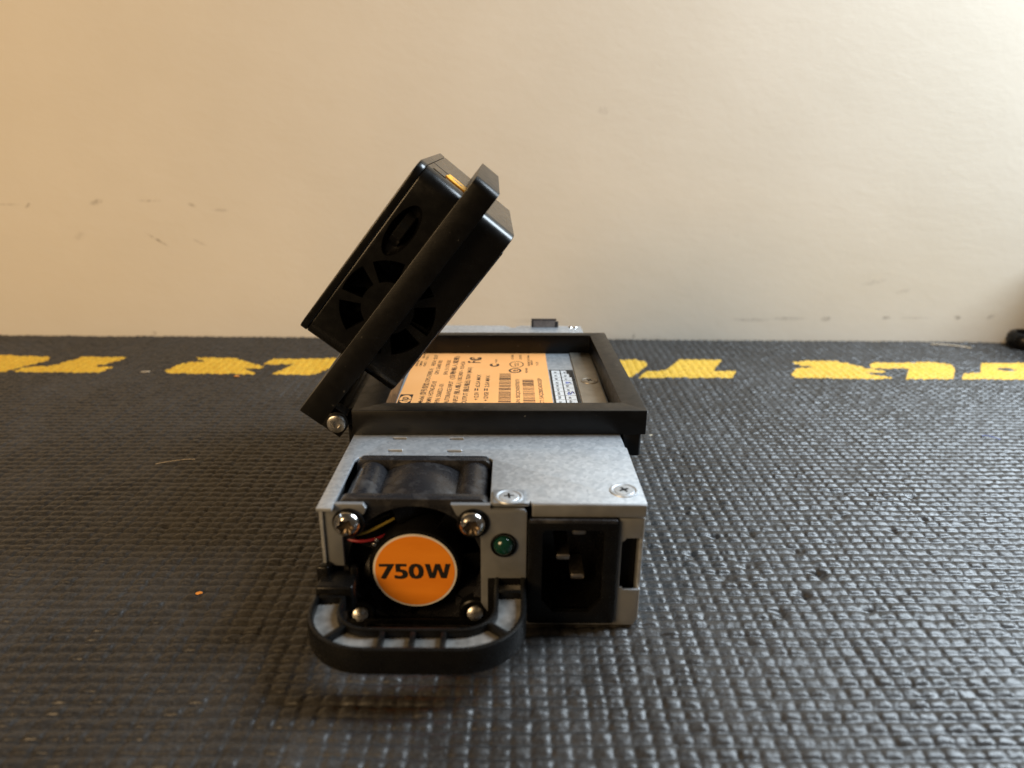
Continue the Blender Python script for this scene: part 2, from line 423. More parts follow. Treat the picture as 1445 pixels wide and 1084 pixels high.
jx = fcx + 0.15 * smooth_noise(fcx, fcy, 1.7, 11); jy = fcy + 0.15 * smooth_noise(fcx, fcy, 1.7, 12)
chip = smooth_noise(fcx, fcy, 1.3, 14) + 0.6 * smooth_noise(fcx, fcy, 5, 15)
which = np.full(fcx.shape, -1)
for k, poly in enumerate(LETTERS): which[inside(poly, jx, jy) & (chip > -0.78)] = k
which[((fcx - 347) / 5.5) ** 2 + ((fcy - 237) / 2.6) ** 2 < 1] = -1
idx = np.arange(nx * ny).reshape(ny, nx)
quads = np.stack([idx[:-1, :-1], idx[:-1, 1:], idx[1:, 1:], idx[1:, :-1]], -1)
allco = np.stack([GX, GY, Hm], -1).reshape(-1, 3) * S
def grid_mesh(name, q):
    q = q.reshape(-1, 4); used, inv = np.unique(q, return_inverse=True); inv = inv.reshape(-1)
    me = bpy.data.meshes.new(name)
    me.vertices.add(len(used)); me.vertices.foreach_set('co', allco[used].astype(np.float32).ravel())
    me.loops.add(len(inv)); me.loops.foreach_set('vertex_index', inv.astype(np.int32))
    n = len(q); me.polygons.add(n)
    me.polygons.foreach_set('loop_start', np.arange(n, dtype=np.int32) * 4)
    me.polygons.foreach_set('use_smooth', np.ones(n, bool))
    me.update(calc_edges=True); return me
mat_o = link('mat', grid_mesh('mat', quads[which < 0]), 'rubber_mat', None, 'structure')
for k in range(len(LETTERS)):
    link('letter', grid_mesh('letter', quads[which == k]), 'yellow_print', mat_o)
wall = bmesh.new(); add_box(wall, -900, 1000, 297.5, 330, -20, 900)
link('wall', mesh_from_bm(wall, 'wall'), 'plaster', None, 'structure')
bench = bmesh.new(); add_box(bench, -340, 440, -110, 297, -30, -3.2)
link('bench_top', mesh_from_bm(bench, 'bench_top'), 'crumb_dark', None, 'structure')

# ------------------------------------------------------------------ server power supply
W, L, H = 86.4, 184.0, 38.4
psu = empty('power_supply', 'silver metal 750W server power supply with orange fan sticker lying on the mat', 'power supply')
# sheet-metal shell
case = boxes('case', [(0.15, 1.1, -1.5, L, 0.3, H - 1.05), (W - 1.1, W - 0.1, 1.2, L, 0.3, H - 1.05), (1.1, W - 1.1, 31.8, L, 0.2, 1.1), (46, W - 1.1, 2, 31.7, 0.2, 1.1),
                      (1.1, W - 1.1, L - 1, L - 0.05, 1.1, H - 1.05)], 'galvanised', psu, 0.15)
def slot(x, y, w=4.4, d=1.3): return [(x, y - d / 2), (x + w, y - d / 2), (x + w, y + d / 2), (x, y + d / 2)]
lid_out = [(0, -3.2), (4.0, -3.2), (4.0, 26), (5.0, 27.6), (44.2, 27.6), (45.0, 26.5), (45.0, 0.3), (55.0, 0.3), (55.5, 1.6), (56.0, 0.3), (W, 0.3), (W, 35.5), (W - 0.7, 36.5),
           (W - 0.7, L), (55, L), (54, L - 1.2), (53, L - 1.4), (52.6, L - 4.5), (50, L - 4.5), (49.6, L - 1.4), (48.5, L - 1.2), (47.5, L), (0, L)]
lid = plate('lid', [lid_out] + [slot(x, y) for x in (12.8, 30.9) for y in (32.3, 41.6)] + [slot(33, 170, 5, 1.2), slot(60, 170, 5, 1.2)],
            1.0, T(0, 0, H - 1.0), 'galvanised', psu, 0.12)
for x in (12.8, 30.9):
    for y in (32.3, 41.6):
        box('louvre', x - 0.1, x + 4.5, y + 0.55, y + 1.15, H - 0.3, H + 0.22, 'galvanised', lid, 0.15, 1)
box('front_lip', 56.0, W, -0.35, 0.75, 34.5, H - 0.02, 'front_steel', lid, 0.45, 3)
box('slot_shade_box', 3, 84, 31.9, 180, H - 2.6, H - 1.3, 'void_black', lid, 0.0)  # black block added under the lid so the slots read as dark shade
# embossed countersunk screws on the lid
def flush_screw(name, x, y, z, r, parent, mat='screw_steel', rot=0.4):
    s = lathe(name, [(r, -0.1), (r * 0.96, 0.22), (r * 0.84, 0.34), (r * 0.74, 0.16), (r * 0.70, 0.10), (r * 0.66, 0.26), (r * 0.30, 0.36), (0, 0.36)], T(x, y, z), mat, parent, 36)
    bm = bmesh.new()
    add_box(bm, -r * 0.34, r * 0.34, -r * 0.075, r * 0.075, 0.3, 0.42); add_box(bm, -r * 0.075, r * 0.075, -r * 0.34, r * 0.34, 0.3, 0.425)
    xform(bm, T(x, y, z) @ Matrix.Rotation(rot, 4, 'Z'))
    link('cross_recess', mesh_from_bm(bm), 'void_black', s); return s
flush_screw('lid_screw', 81.3, 7.6, H, 4.1, psu, 'galvanised', 0.5)
for x in (80.2, 82.6): lathe('dimple', [(1.1, 0), (0.8, 0.5), (0, 0.75)], T(x, L - 2.4, H), 'chrome', lid, 14)
# spring tab at the far end of the lid
tabp = boxes('spring_tab', [(60.6, 61.6, L - 3.2, L - 2.4, H, H + 3.9), (72.6, 74.2, L - 3.2, L - 2.4, H, H + 3.2), (60.6, 73.2, L - 3.4, L - 2.2, H + 3.6, H + 4.4)], 'tab_dark', psu, 0.15)
box('tab_plate', 61.6, 72.6, L - 2.9, L - 2.5, H - 0.2, H + 3.6, 'tab_brown', tabp, 0.1, 1)
# bare plate and stickers inside the frame window
box('side_plate', 76.2, 85.2, 52, 150, H, H + 0.5, 'bare_steel', psu, 0.15, 1)
flush_screw('plate_screw', 81.2, 97.5, H + 0.5, 3.5, psu, 'bare_steel', 1.1)

# front plate with LED, tabs and fan opening
FP = T(0, 0.9, 0) @ TOFRONT
left_plate = [(0.9, 19.5), (5.6, 19.5), (5.6, 28), (6.4, 30.5), (9.6, 33.6), (11.8, 35.4), (12.4, 37.0), (11.6, 38.3), (1.7, 38.3), (1.7, 35.8), (0.9, 35.8)]
plate('front_tab', [left_plate], 1.6, FP, 'front_steel', psu, 0.25)
right_plate = [(34.6, 38.3), (45.1, 38.3), (45.1, 37.0), (53.9, 37.0), (54.7, 36.0), (54.7, 5), (44.0, 5), (42.4, 7.5), (42.4, 28.0), (41.6, 30.5), (38.6, 33.6), (36.0, 35.2)]
fpan = plate('front_panel', [right_plate], 1.6, FP, 'front_steel', psu, 0.25)
flap = box('top_flap', 45.6, 54.2, -0.9, 6.6, H - 0.05, H + 0.7, 'front_steel', fpan, 0.3, 2)
flush_screw('panel_screw', 49.9, 2.4, H + 0.7, 3.9, fpan, 'galvanised', 0.1)
led = lathe('led', [(3.6, 0.0), (3.55, 0.5), (3.2, 0.62), (3.0, 0.3)], T(48.6, -0.75, 26.4) @ TOFRONT, 'satin_black', psu, 36)
lathe('led_lens', [(2.75, 0.0), (2.7, 0.7), (2.3, 1.5), (1.5, 2.05), (0.7, 2.25), (0, 2.3)], T(48.6, -0.75, 26.4) @ TOFRONT, 'led_green', led, 36, None, 70)
# right panel with latch slot, beside the inlet
rp = [(79.4, 0.4), (85.7, 0.4), (85.7, 34.3), (79.4, 34.3)]
sl = [(80.2, 12.6), (81.2, 12.6), (81.3, 12.0), (85.9, 12.0), (85.9, 28.2), (81.4, 28.2), (80.9, 27.4), (80.2, 27.2)]
side_pan = [(79.3, 0.4), (84.9, 0.4), (85.6, 2.0), (85.6, 12.0), (81.3, 12.0), (81.2, 12.7), (80.3, 12.7), (80.3, 27.0), (81.0, 27.4), (81.5, 28.2), (85.6, 28.2), (85.6, 34.2), (79.3, 34.2)]
plate('side_panel', [side_pan], 1.0, T(0, 0.8, 0) @ TOFRONT, 'front_steel', psu, 0.2)
box('panel_edge', 85.62, 86.1, 0.0, 1.6, 2.2, 12.0, 'galvanised', psu, 0.1, 1)
box('panel_edge', 85.62, 86.1, 0.0, 1.6, 28.2, 34.2, 'galvanised', psu, 0.1, 1)
box('latch_spring', 80.6, 85.2, 5.0, 5.6, 4, 33, 'void_black', psu, 0.1, 1)
box('base_lip', 55.0, 85.4, 0.1, 1.0, 0.15, 1.6, 'front_steel', psu, 0.2, 1)

# mains inlet: bezel, hollow socket, three blades
inl_out = rrect(55.0, 79.1, 1.9, 34.4, 0.8, 3)
hole = [(59.0, 30.4), (59.0, 9.6), (62.2, 5.8), (72.0, 5.8), (75.2, 9.6), (75.2, 30.4), (74.4, 31.2), (59.8, 31.2)]
inlet = plate('mains_inlet', [inl_out, hole], 2.6, T(0, 0.9, 0) @ TOFRONT, 'satin_black', psu, 0.4)
bm = bmesh.new()
def ring_wall(bm, loop, y0, y1):
    n = len(loop); A = [bm.verts.new((x, y0, z)) for x, z in loop]; B = [bm.verts.new((x, y1, z)) for x, z in loop]
    for i in range(n): bm.faces.new((A[i], A[(i + 1) % n], B[(i + 1) % n], B[i]))
    return A, B
A, B = ring_wall(bm, hole, 0.0, 16.0); bm.faces.new(B)
link('socket', mesh_from_bm(bm, 'socket'), 'black_plastic', inlet)
for (px_, pz_) in ((69.4, 26.6), (65.0, 19.4), (69.4, 12.2)):
    bm = bmesh.new(); add_box(bm, px_ - 2.0, px_ + 2.0, 4.2 if px_ < 66 else 5.5, 16, pz_ - 1.0, pz_ + 1.0); bevel_sharp(bm, 0.6, 2)
    link('contact_blade', mesh_from_bm(bm), 'pin_metal', inlet)
box('inlet_top_rim', 55.3, 78.6, -2.05, -0.9, 33.6, 34.7, 'dusty_plastic', inlet, 0.3, 2)

# fan: housing, rotor, blades, screws, sticker
fx0, fx1, fy0, fy1, fz0, fz1 = 4.7, 44.5, 1.1, 28.3, 1.2, 38.9
fcx_, fcz_ = 24.6, 18.3
fan = link('fan', None, None, psu)
bore = [(fcx_ + 18.4 * math.cos(t_), fcz_ + 18.4 * math.sin(t_)) for t_ in (2 * math.pi * k / 56 for k in range(56))]
for yy in (fy0 + 3.4, fy1):
    plate('fan_flange', [rrect(fx0, fx1, -1.2, fz1, 2.2, 4), bore], 3.4, T(0, yy, 0) @ TOFRONT, 'dusty_plastic', fan, 0.25)
bm = lathe_bm([(18.5, 0), (19.95, 0), (20.2, 0.5), (20.2, 19.9), (19.95, 20.4), (18.5, 20.4), (18.4, 0)], 64)
xform(bm, T(fcx_, fy1 - 3.4, fcz_) @ TOFRONT)
link('fan_barrel', mesh_from_bm(bm), 'dusty_plastic', fan)
for cx_ in (9.4, 39.8):
    for cz_ in (4.6, 33.4):
        lathe('fan_post', [(0, 0), (4.9, 0), (4.9, 20.4), (0, 20.4)], T(cx_, fy1 - 3.4, cz_) @ TOFRONT, 'dusty_plastic', fan, 28)
hub = lathe('rotor_hub', [(0, -12), (12.6, -12), (12.7, 0.2), (12.2, 1.0), (11.7, 1.15), (0, 1.15)], T(fcx_ - 0.3, 2.4, fcz_ - 1.2) @ TOFRONT, 'satin_black', fan, 56)
for k in range(7):
    bm = bmesh.new(); n = 5
    A = []
    for i in range(n + 1):
        r = 12 + 6.0 * i / n; tw = math.radians(38 + 10 * i / n)
        A.append([Vector((r * math.cos(s * 0.42), -s * 5.0 * math.cos(tw) * 1.1, r * math.sin(s * 0.42))) for s in (-1, -0.33, 0.33, 1)])
    V = [[bm.verts.new(p) for p in row] for row in A]
    V2 = [[bm.verts.new(p + Vector((0, 0.7, 0))) for p in row] for row in A]
    for i in range(n):
        for j in range(3):
            bm.faces.new((V[i][j], V[i + 1][j], V[i + 1][j + 1], V[i][j + 1])); bm.faces.new((V2[i][j], V2[i][j + 1], V2[i + 1][j + 1], V2[i + 1][j]))
    for j in range(3):
        bm.faces.new((V[0][j], V[0][j + 1], V2[0][j + 1], V2[0][j])); bm.faces.new((V[n][j], V2[n][j], V2[n][j + 1], V[n][j + 1]))
    for i in range(n):
        bm.faces.new((V[i][0], V2[i][0], V2[i + 1][0], V[i + 1][0])); bm.faces.new((V[i][3], V[i + 1][3], V2[i + 1][3], V2[i][3]))
    xform(bm, T(fcx_ - 0.6, 8.0, fcz_) @ Matrix.Rotation(2 * math.pi * k / 7 + 0.3, 4, 'Y'))
    link('fan_blade', mesh_from_bm(bm), 'satin_black', fan)
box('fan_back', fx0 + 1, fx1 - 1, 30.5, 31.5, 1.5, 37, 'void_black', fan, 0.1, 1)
# 750W sticker
SC = T(fcx_ - 0.3, 1.18, fcz_ - 1.5) @ TOFRONT
lathe('sticker_rim', [(11.55, 0), (11.5, 0.12), (10.9, 0.14), (0, 0.14)], SC, 'sticker_edge', fan, 64)
lathe('sticker', [(10.95, 0.10), (10.9, 0.20), (0, 0.20)], SC, 'sticker_orange', fan, 64)
tb = bmesh.new()
for i_, s_ in enumerate((-0.30, -0.15, 0.0, 0.15, 0.30)):
    for j_, q_ in enumerate((-0.14, 0.0, 0.14)): merge(tb, xform(text_bm('750', 6.6, 0.0, 1.3), T(s_, q_, 0.002 * (i_ * 3 + j_))))
xs_ = [v.co.x for v in tb.verts]; ys_ = [v.co.y for v in tb.verts]
wx0, wy0, wh = max(xs_) + 0.35, 0.0, max(ys_) - 0.1
ww = wh * 1.62
Wp = [(0, 1), (0.20, 1), (0.285, 0.36), (0.405, 1), (0.595, 1), (0.715, 0.36), (0.80, 1), (1, 1), (0.835, 0), (0.615, 0), (0.5, 0.60), (0.385, 0), (0.165, 0)]
fw = tb.faces.new([tb.verts.new((wx0 + ww * a_, wy0 + wh * b_, 0)) for a_, b_ in Wp])
bmesh.ops.triangulate(tb, faces=[fw])
xs_ = [v.co.x for v in tb.verts]; ys_ = [v.co.y for v in tb.verts]
xform(tb, SC @ T(0, 0, 0.25) @ Matrix.Rotation(math.radians(0.5), 4, 'Z') @ Matrix.Diagonal((19.6 / (max(xs_) - min(xs_)), 4.9 / (max(ys_) - min(ys_)), 1, 1)) @ T(-(max(xs_) + min(xs_)) / 2, -(max(ys_) + min(ys_)) / 2, 0))
link('sticker_lettering', mesh_from_bm(tb), 'print_black', fan)
# button-head screws with star sockets
def button_screw(name, x, y, z, r, parent, mat='chrome'):
    prof = [(r, -0.4), (r, 0.25), (r * 0.95, 0.8), (r * 0.80, 1.55), (r * 0.66, 1.95), (r * 0.58, 2.05), (r * 0.48, 2.0), (r * 0.44, 0.6), (0, 0.4)]
    lathe('socket_floor', [(r * 0.60, 2.02), (r * 0.42, 1.2), (0, 1.0)], T(x, y, z) @ TOFRONT, 'socket_dark', parent, 48, {0: 0.12, 1: 0.15}, 55)
    return lathe(name, prof[:6], T(x, y, z) @ TOFRONT, mat, parent, 48, {5: 0.13}, 55)
for (x, z) in ((7.3, 32.9), (40.2, 33.0)):
    lathe('washer', [(3.6, 0), (4.25, 0), (4.3, 0.35), (4.1, 0.6), (0, 0.6)], T(x + 0.3, -0.75, z) @ TOFRONT, 'satin_black', fan, 36)
    button_screw('fan_screw', x, -1.35, z, 3.55, fan)
for (x, z, m_) in ((8.6, 3.6, 'screw_steel'), (40.6, 4.2, 'screw_steel')):
    lathe('screw_boss', [(4.4, -3), (4.4, 0.2), (4.0, 0.5), (3.0, 0.45), (2.9, -1.2), (0, -1.2)], T(x, -0.2, z) @ TOFRONT, 'satin_black', fan, 36)
    lathe('lower_screw', [(2.4, -1.2), (2.3, -0.3), (1.6, 0.1), (0, 0.15)], T(x, -0.1, z) @ TOFRONT @ Matrix.Rotation(-0.5, 4, 'X'), m_, fan, 24)
# fan leads
tube('yellow_lead', bez((5.8, 2.2, 28.2), (9, -0.2, 27.6), (13, 0.4, 29.6), (18.5, 5.5, 30.5)), 0.42, 'yellow_wire', fan)
tube('red_lead', bez((5.8, 1.6, 26.6), (9, 0.4, 26.0), (13, 0.6, 26.0), (17.0, 4.5, 26.5)), 0.42, 'red_wire', fan)
tube('black_lead', bez((5.8, 2.4, 30.2), (10, 1.0, 30.6), (14, 2.4, 32), (19, 7, 32.4)), 0.5, 'satin_black', fan)
for (x, z) in ((14.6, 27.2), (13.9, 25.9)): lathe('lead_end', [(0, 0), (0.5, 0.1), (0.55, 0.5), (0, 0.8)], T(x, 0.2, z) @ TOFRONT, 'chrome', fan, 10)

# loop handle sticking out towards the camera
HZ0, HZ1 = 9.0, 16.2
def upath(off, n=9):
    """outer line moved inwards by off; runs from the right root round to the left end"""
    R = 16.5 - off; xr, xl, yb = 54.6 - off, -0.9 + off, -30.0 + off
    cxr, cxl, cy = 54.6 - 16.5, -0.9 + 16.5, -30.0 + 16.5
    pts = [(xr, 0.0), (xr, -6.5)]
    pts += arc(cxr, cy, R, 0, -90, n)
    pts += [(cxr - (cxr - cxl) * k / 6, yb) for k in range(1, 6)]
    pts += arc(cxl, cy, R, -90, -180, n)
    pts += [(xl, -9.0)]
    return pts
def sweep_between(name, o0, o1, z0, z1, mat, parent, bev=0.3):
    A, B = upath(o0), upath(o1); bm = bmesh.new(); rows = []
    for (xa, ya), (xb, yb) in zip(A, B):
        rows.append([bm.verts.new(p) for p in ((xa, ya, z0), (xb, yb, z0), (xb, yb, z1), (xa, ya, z1))])
    for r0, r1_ in zip(rows, rows[1:]):
        for k in range(4): bm.faces.new((r0[k], r0[(k + 1) % 4], r1_[(k + 1) % 4], r1_[k]))
    bm.faces.new(rows[0]); bm.faces.new(rows[-1])
    bevel_sharp(bm, bev, 2, 50)
    return link(name, mesh_from_bm(bm, name), mat, parent)
handle = link('handle', None, None, psu)
sweep_between('outer_wall', 0.0, 1.5, HZ0, HZ1, 'satin_black', handle, 0.5)
sweep_between('inner_wall', 7.2, 8.5, HZ0, HZ1, 'satin_black', handle, 0.45)
sweep_between('web', 1.45, 7.25, HZ0 + 0.6, HZ1 - 2.3, 'handle_floor', handle, 0.0)
PI_, PO_ = upath(7.3), upath(1.4)
for k in (0, 1, 6, 12, 14, 16, 21, len(PI_) - 1):
    (xa, ya), (xb, yb) = PI_[k], PO_[k]
    d_ = Vector((xb - xa, yb - ya, 0)).normalized(); n_ = Vector((-d_.y, d_.x, 0)) * 0.65
    bm = bmesh.new(); vs = []
    for z in (HZ0 + 0.3, HZ1 - 0.25):
        for p in (Vector((xa, ya, z)) - n_, Vector((xb, yb, z)) - n_, Vector((xb, yb, z)) + n_, Vector((xa, ya, z)) + n_): vs.append(bm.verts.new(p))
    for f_ in ((3, 2, 1, 0), (4, 5, 6, 7), (0, 1, 5, 4), (1, 2, 6, 5), (2, 3, 7, 6), (3, 0, 4, 7)): bm.faces.new([vs[i] for i in f_])
    bevel_sharp(bm, 0.2, 2)
    link('rib', mesh_from_bm(bm), 'satin_black', handle)
prism('latch_block', [(-0.6, -8.6), (9.2, -8.6), (9.6, -6.5), (8.6, -0.3), (0.3, -0.3), (-0.4, -3)], 10.5, 18.2, Matrix(), 'satin_black', handle, 0.8, 3)
prism('latch_lever', [(-1.6, -3.4), (2.0, -3.8), (2.4, -0.6), (-0.3, -0.4)], 13.0, 21.0, Matrix(), 'satin_black', handle, 0.7, 3)
prism('latch_catch', [(7.4, -2.6), (9.4, -2.4), (9.2, -0.2), (7.2, -0.2)], 14.0, 20.0, Matrix(), 'satin_black', handle, 0.6, 2)
prism('root_block', [(44.2, -1.0), (54.5, -1.0), (54.5, 0.6), (44.2, 0.6)], 4.0, 16.0, Matrix(), 'satin_black', handle, 0.4, 2)
box('lower_sill', 6.0, 44.0, -0.8, 0.6, 0.6, 2.4, 'satin_black', handle, 0.3, 2)

# ---------------------------------------------------------------- rating label (text runs away from the camera, tops to the left)
LBL = link('rating_label', None, None, psu)
LZ = H + 0.09
box('label_sheet', 9.1, 65.6, 62, 158, H + 0.01, LZ, 'label_orange', LBL, 0.0)
def put(bm, x, y, z):      # text local: x -> +Y, y -> -X
    return xform(bm, T(x, y, z) @ Matrix(((0, -1, 0, 0), (1, 0, 0, 0), (0, 0, 1, 0), (0, 0, 0, 1))))
LINES = [  # x of baseline, y start, text, cap size, length mm
    (18.5, 73.0, 'Model (\u578b\u53f7/\u578b\u865f) DPS-750RB A', 2.0, 40.0), (18.6, 117.0, 'REV: 03F', 1.8, 15),
    (21.4, 73.3, 'RMN: HSTNS-PD18', 2.0, 23.5), (21.2, 105.5, 'GPN: 536407-001', 1.9, 18.5),
    (24.5, 73.3, 'P/N: 506822-101', 2.0, 20.5), (24.8, 105.0, 'SPN: 511778-001', 1.9, 19.5),
    (27.9, 73.0, 'AUTORANGE INPUT', 2.0, 24), (27.9, 99.5, '(\u81ea\u52d5\u8f38\u5165\u96fb\u58d3)', 2.0, 31),
    (31.0, 73.0, 'INPUT (\u8f93\u5165/\u8f38\u5165) 100-240V ~ 9.0-4.5A', 2.0, 50),
    (34.3, 73.0, 'OUTPUT (\u8f93\u51fa/\u8f38\u51fa) 750W (MAX)', 2.0, 42),
    (38.4, 76.5, '+12.0V', 1.9, 8.5), (38.4, 90.5, '62.5A MAX', 1.9, 15),
    (42.0, 75.5, '+12VSB', 1.9, 9.5), (42.0, 90.5, '2.5A MAX', 1.9, 14),
    (53.7, 73.2, 'S/N: 5ECJCN050T8371', 1.7, 27), (62.4, 73.5, 'CT: 5AQZB0CAD0CESP', 1.7, 28),
    (11.4, 116, 'DELTA ELECTRONICS', 1.1, 9), (13.0, 116, 'COMPANY', 1.1, 7), (11.4, 127, 'HSTNS-PD18', 1.1, 8), (13.0, 127, '5042-4430', 1.1, 7),
    (14.7, 116, 'CLASS I', 1.1, 6), (14.7, 125, 'TYPE A', 1.1, 6),
    (58.4, 117.5, 'PRODUCT OF CHINA', 1.0, 15), (59.6, 119, 'MADE IN', 1.0, 6), (62.0, 118.2, '7-27', 1.1, 5), (57.2, 108.5, 'R33030', 1.0, 6), (44.5, 122, 'N136', 1.0, 4), (51.5, 127, 'E131881', 1.1, 6), (55.0, 127, 'LR4321', 1.1, 6),
]
bm = bmesh.new()
for (x, y, s_, sz, ln) in LINES:
    tb = text_bm(s_, sz * 1.25, 0.02)
    xs_ = [v.co.x for v in tb.verts]
    if not xs_: continue
    xform(tb, Matrix.Diagonal((ln / (max(xs_) - min(xs_)), 1, 1, 1)) @ T(-min(xs_), 0, 0))
    merge(bm, put(tb, x, y, LZ + 0.03))
link('label_lettering', mesh_from_bm(bm), 'print_black', LBL)
# barcodes
for (xa, xb, y0_, y1_) in ((45.8, 50.4, 72.5, 107.4), (54.9, 59.3, 73.2, 100.2)):
    lst = []; y = y0_
    while y < y1_:
        wd = random.choice((0.25, 0.25, 0.45, 0.7)); lst.append((xa, xb, y, min(y + wd, y1_), LZ + 0.01, LZ + 0.035)); y += wd + random.choice((0.3, 0.35, 0.6, 0.9))
    boxes('barcode', lst, 'print_black', LBL)
# dc symbols and round marks
for x in (37.6, 41.2): boxes('dc_symbol', [(x - 1.0, x - 0.5, 86.6, 89, LZ + 0.01, LZ + 0.035), (x - 0.1, x + 0.4, 86.6, 89, LZ + 0.01, LZ + 0.035)], 'print_black', LBL)
def ring2(name, x, y, ra, rb, w):
    o_ = [(x + ra * math.cos(t_), y + rb * math.sin(t_)) for t_ in (2 * math.pi * k / 32 for k in range(32))]
    i_ = [(x + (ra - w) * math.cos(t_), y + (rb - w) * math.sin(t_)) for t_ in (2 * math.pi * k / 32 for k in range(32))]
    return plate(name, [o_, i_], 0.03, T(0, 0, LZ + 0.01), 'print_black', LBL)
ring2('round_mark', 52.8, 119.4, 3.0, 4.2, 0.40); ring2('round_mark', 52.1, 111.0, 2.6, 3.0, 0.75)
bm = bmesh.new()
merge(bm, put(text_bm('CCC', 2.4, 0.03, 0.85), 53.6, 117.2, LZ + 0.035)); merge(bm, put(text_bm('e', 4.2, 0.05), 53.2, 109.9, LZ + 0.035))
merge(bm, put(text_bm('F', 7.5, 0.12, 0.8), 37.4, 120.8, LZ + 0.035)); merge(bm, put(text_bm('C', 7.0, 0.18), 37.6, 124.2, LZ + 0.035)); merge(bm, put(text_bm('C', 3.6, 0.10), 36.6, 125.8, LZ + 0.036))
link('approval_marks', mesh_from_bm(bm), 'print_black', LBL)
bm = put(text_bm('C', 5.0, 0.28), 45.2, 116.2, LZ + 0.035); link('tick_mark', mesh_from_bm(bm), 'print_black', LBL)
# square emblem: black tile, pale disc, slanted letters
box('emblem_tile', 9.5, 14.2, 72.2, 82.0, LZ, LZ + 0.02, 'print_black', LBL, 0.0)
lathe('emblem_disc', [(0, 0.0), (2.55, 0.0), (2.55, 0.03), (0, 0.03)], T(11.85, 77.0, LZ + 0.015) @ Matrix.Diagonal((0.85, 1.6, 1, 1)), 'label_orange', LBL, 32)
tb = text_bm('hp', 4.6, 0.06, 1.0, 0.28)
link('emblem_letters', mesh_from_bm(put(tb, 12.9, 74.2, LZ + 0.06)), 'print_black', LBL)
# white inspection sticker with a two-column grid
INS = link('inspection_sticker', None, None, psu)
box('backing', 66.1, 75.9, 64, 112.5, H + 0.01, H + 0.07, 'print_black', INS, 0.0)
k = 0
for (xa, xb) in ((66.9, 70.3), (70.75, 74.6)):
    for i in range(11):
        y = 65 + i * 4.25
        if xa > 70 and i >= 9: xb_ = xb - 0.8 * (i - 8)
        else: xb_ = xb
        box('cell', xa, xb_, y, y + 3.95, H + 0.07, H + 0.10, 'white_paper', INS, 0.0)
        n = random.randint(3, 5)
        lst = [(xa + 0.9 + 0.15 * random.random(), xa + 1.7 + 0.5 * random.random(), y + 0.7 + j * 0.6, y + 1.05 + j * 0.6, H + 0.10, H + 0.115) for j in range(n)]
        boxes('cell_print', lst, 'pen_blue' if (xa > 70 and i in (7, 4)) else 'print_black', INS)
for q in ([(71.6, 83.3), (72.2, 85.5), (73.0, 83.6), (73.5, 86.0), (74.2, 84.2)], [(72.0, 95.6), (73.2, 96.6), (73.9, 95.6)]):
    tube('pen_mark', [(x, y, H + 0.13) for x, y in q], 0.22, 'pen_blue', INS, 5)
boxes('torn_strip', [(74.9, 75.7, 100, 108.5, H + 0.1, H + 0.3), (75.0, 75.9, 66, 91, H + 0.1, H + 0.3)], 'crumb_dark', INS, 0.05)

# ------------------------------------------------------------------ hinged 3D-printed bracket
ROT = math.radians(1.2)
MB_ = T(0, 44 * S, H * S) @ Matrix.Rotation(ROT, 4, 'Z')
brk_ = empty('tilt_bracket', 'black 3D-printed hinged bracket clipped across the power supply, upper frame tilted open', 'bracket', MB_)
FH = 8.3
bf = plate('base_frame', [rrect(-0.4, 94.2, 0.0, 95.0, 0.6, 2), rrect(9.6, 87.0, 7.6, 90.2, 0.4, 2)[::-1]], FH, T(0, 0, 0.05), 'printed_black', brk_, 0.25)
prism('clip_skirt', [(86.9, 1.0), (92.4, 1.0), (93.0, 1.8), (93.0, 92), (86.9, 92)], -8.0, 0.1, Matrix(), 'printed_black', bf, 0.4)
prism('clip_skirt', [(-3.4, 8), (-0.35, 8), (-0.35, 87), (-3.4, 87)], -8.0, 0.1, Matrix(), 'printed_black', bf, 0.4)
TH = math.radians(51.6)
OX, OZ = -4.5, 37.7 - H
hx, hz = OX + 3.5 * math.cos(TH) - 3.6 * math.sin(TH), OZ + 3.5 * math.sin(TH) + 3.6 * math.cos(TH)
# fixed knuckle of the hinge
bm = lathe_bm([(0, 0), (3.3, 0), (3.6, 0.3), (3.6, 82.7), (3.3, 83), (0, 83)], 28)
xform(bm, T(hx, 89, hz) @ TOFRONT); add_box(bm, hx, -0.3, 6.2, 88.8, hz - 3.2, hz + 2.6)
link('hinge_knuckle', mesh_from_bm(bm), 'printed_black', bf)
# tilting frame, local axes: X up the arm, Y away from the camera, Z off the arm's upper side
ML = T(OX * S, 0, OZ * S) @ Matrix.Rotation(-TH, 4, 'Y')
ring_out = [(0, -0.3)] + arc(88.6, 2.4, 2.7, -90, 0, 6) + arc(88.6, 92.5, 2.7, 0, 90, 6) + [(0, 95.2)]
ring_in = rrect(9.5, 84.3, 3.8, 91.0, 1.5, 4)
tf = plate('tilting_frame', [ring_out, ring_in[::-1]], 8.3, T(0, 0, 7.0), 'printed_black', brk_, 0.2)
tf.matrix_local = ML
def knuckle(y0, y1):
    prof = [(0.0, 7.2), (0.0, 0.0)] + [(3.4, 0.0)] + arc(3.6, 3.6, 3.6, -90, 60, 8) + [(5.0, 7.2)]
    MK = Matrix(((1, 0, 0, 0), (0, 0, 1, 0), (0, 1, 0, 0), (0, 0, 0, 1)))
    return prism('knuckle', prof, y0, y1, MK, 'printed_black', tf, 0.2)
knuckle(-0.25, 5.8); knuckle(89.2, 95.1)
scr_ = lathe('hinge_screw', [(2.95, -0.5), (3.0, 0.5), (2.85, 1.0), (2.6, 1.15), (1.35, 1.2), (1.2, 0.9), (1.1, 0.1), (0, 0.0)], T(3.5, -0.3, 3.6) @ TOFRONT, 'screw_steel', tf, 36, {4: 0.06, 5: 0.08, 6: 0.08})
box('stop_edge', 7.25, 7.6, 0.2, 5.6, 2.2, 6.9, 'black_plastic', tf, 0.1, 1)

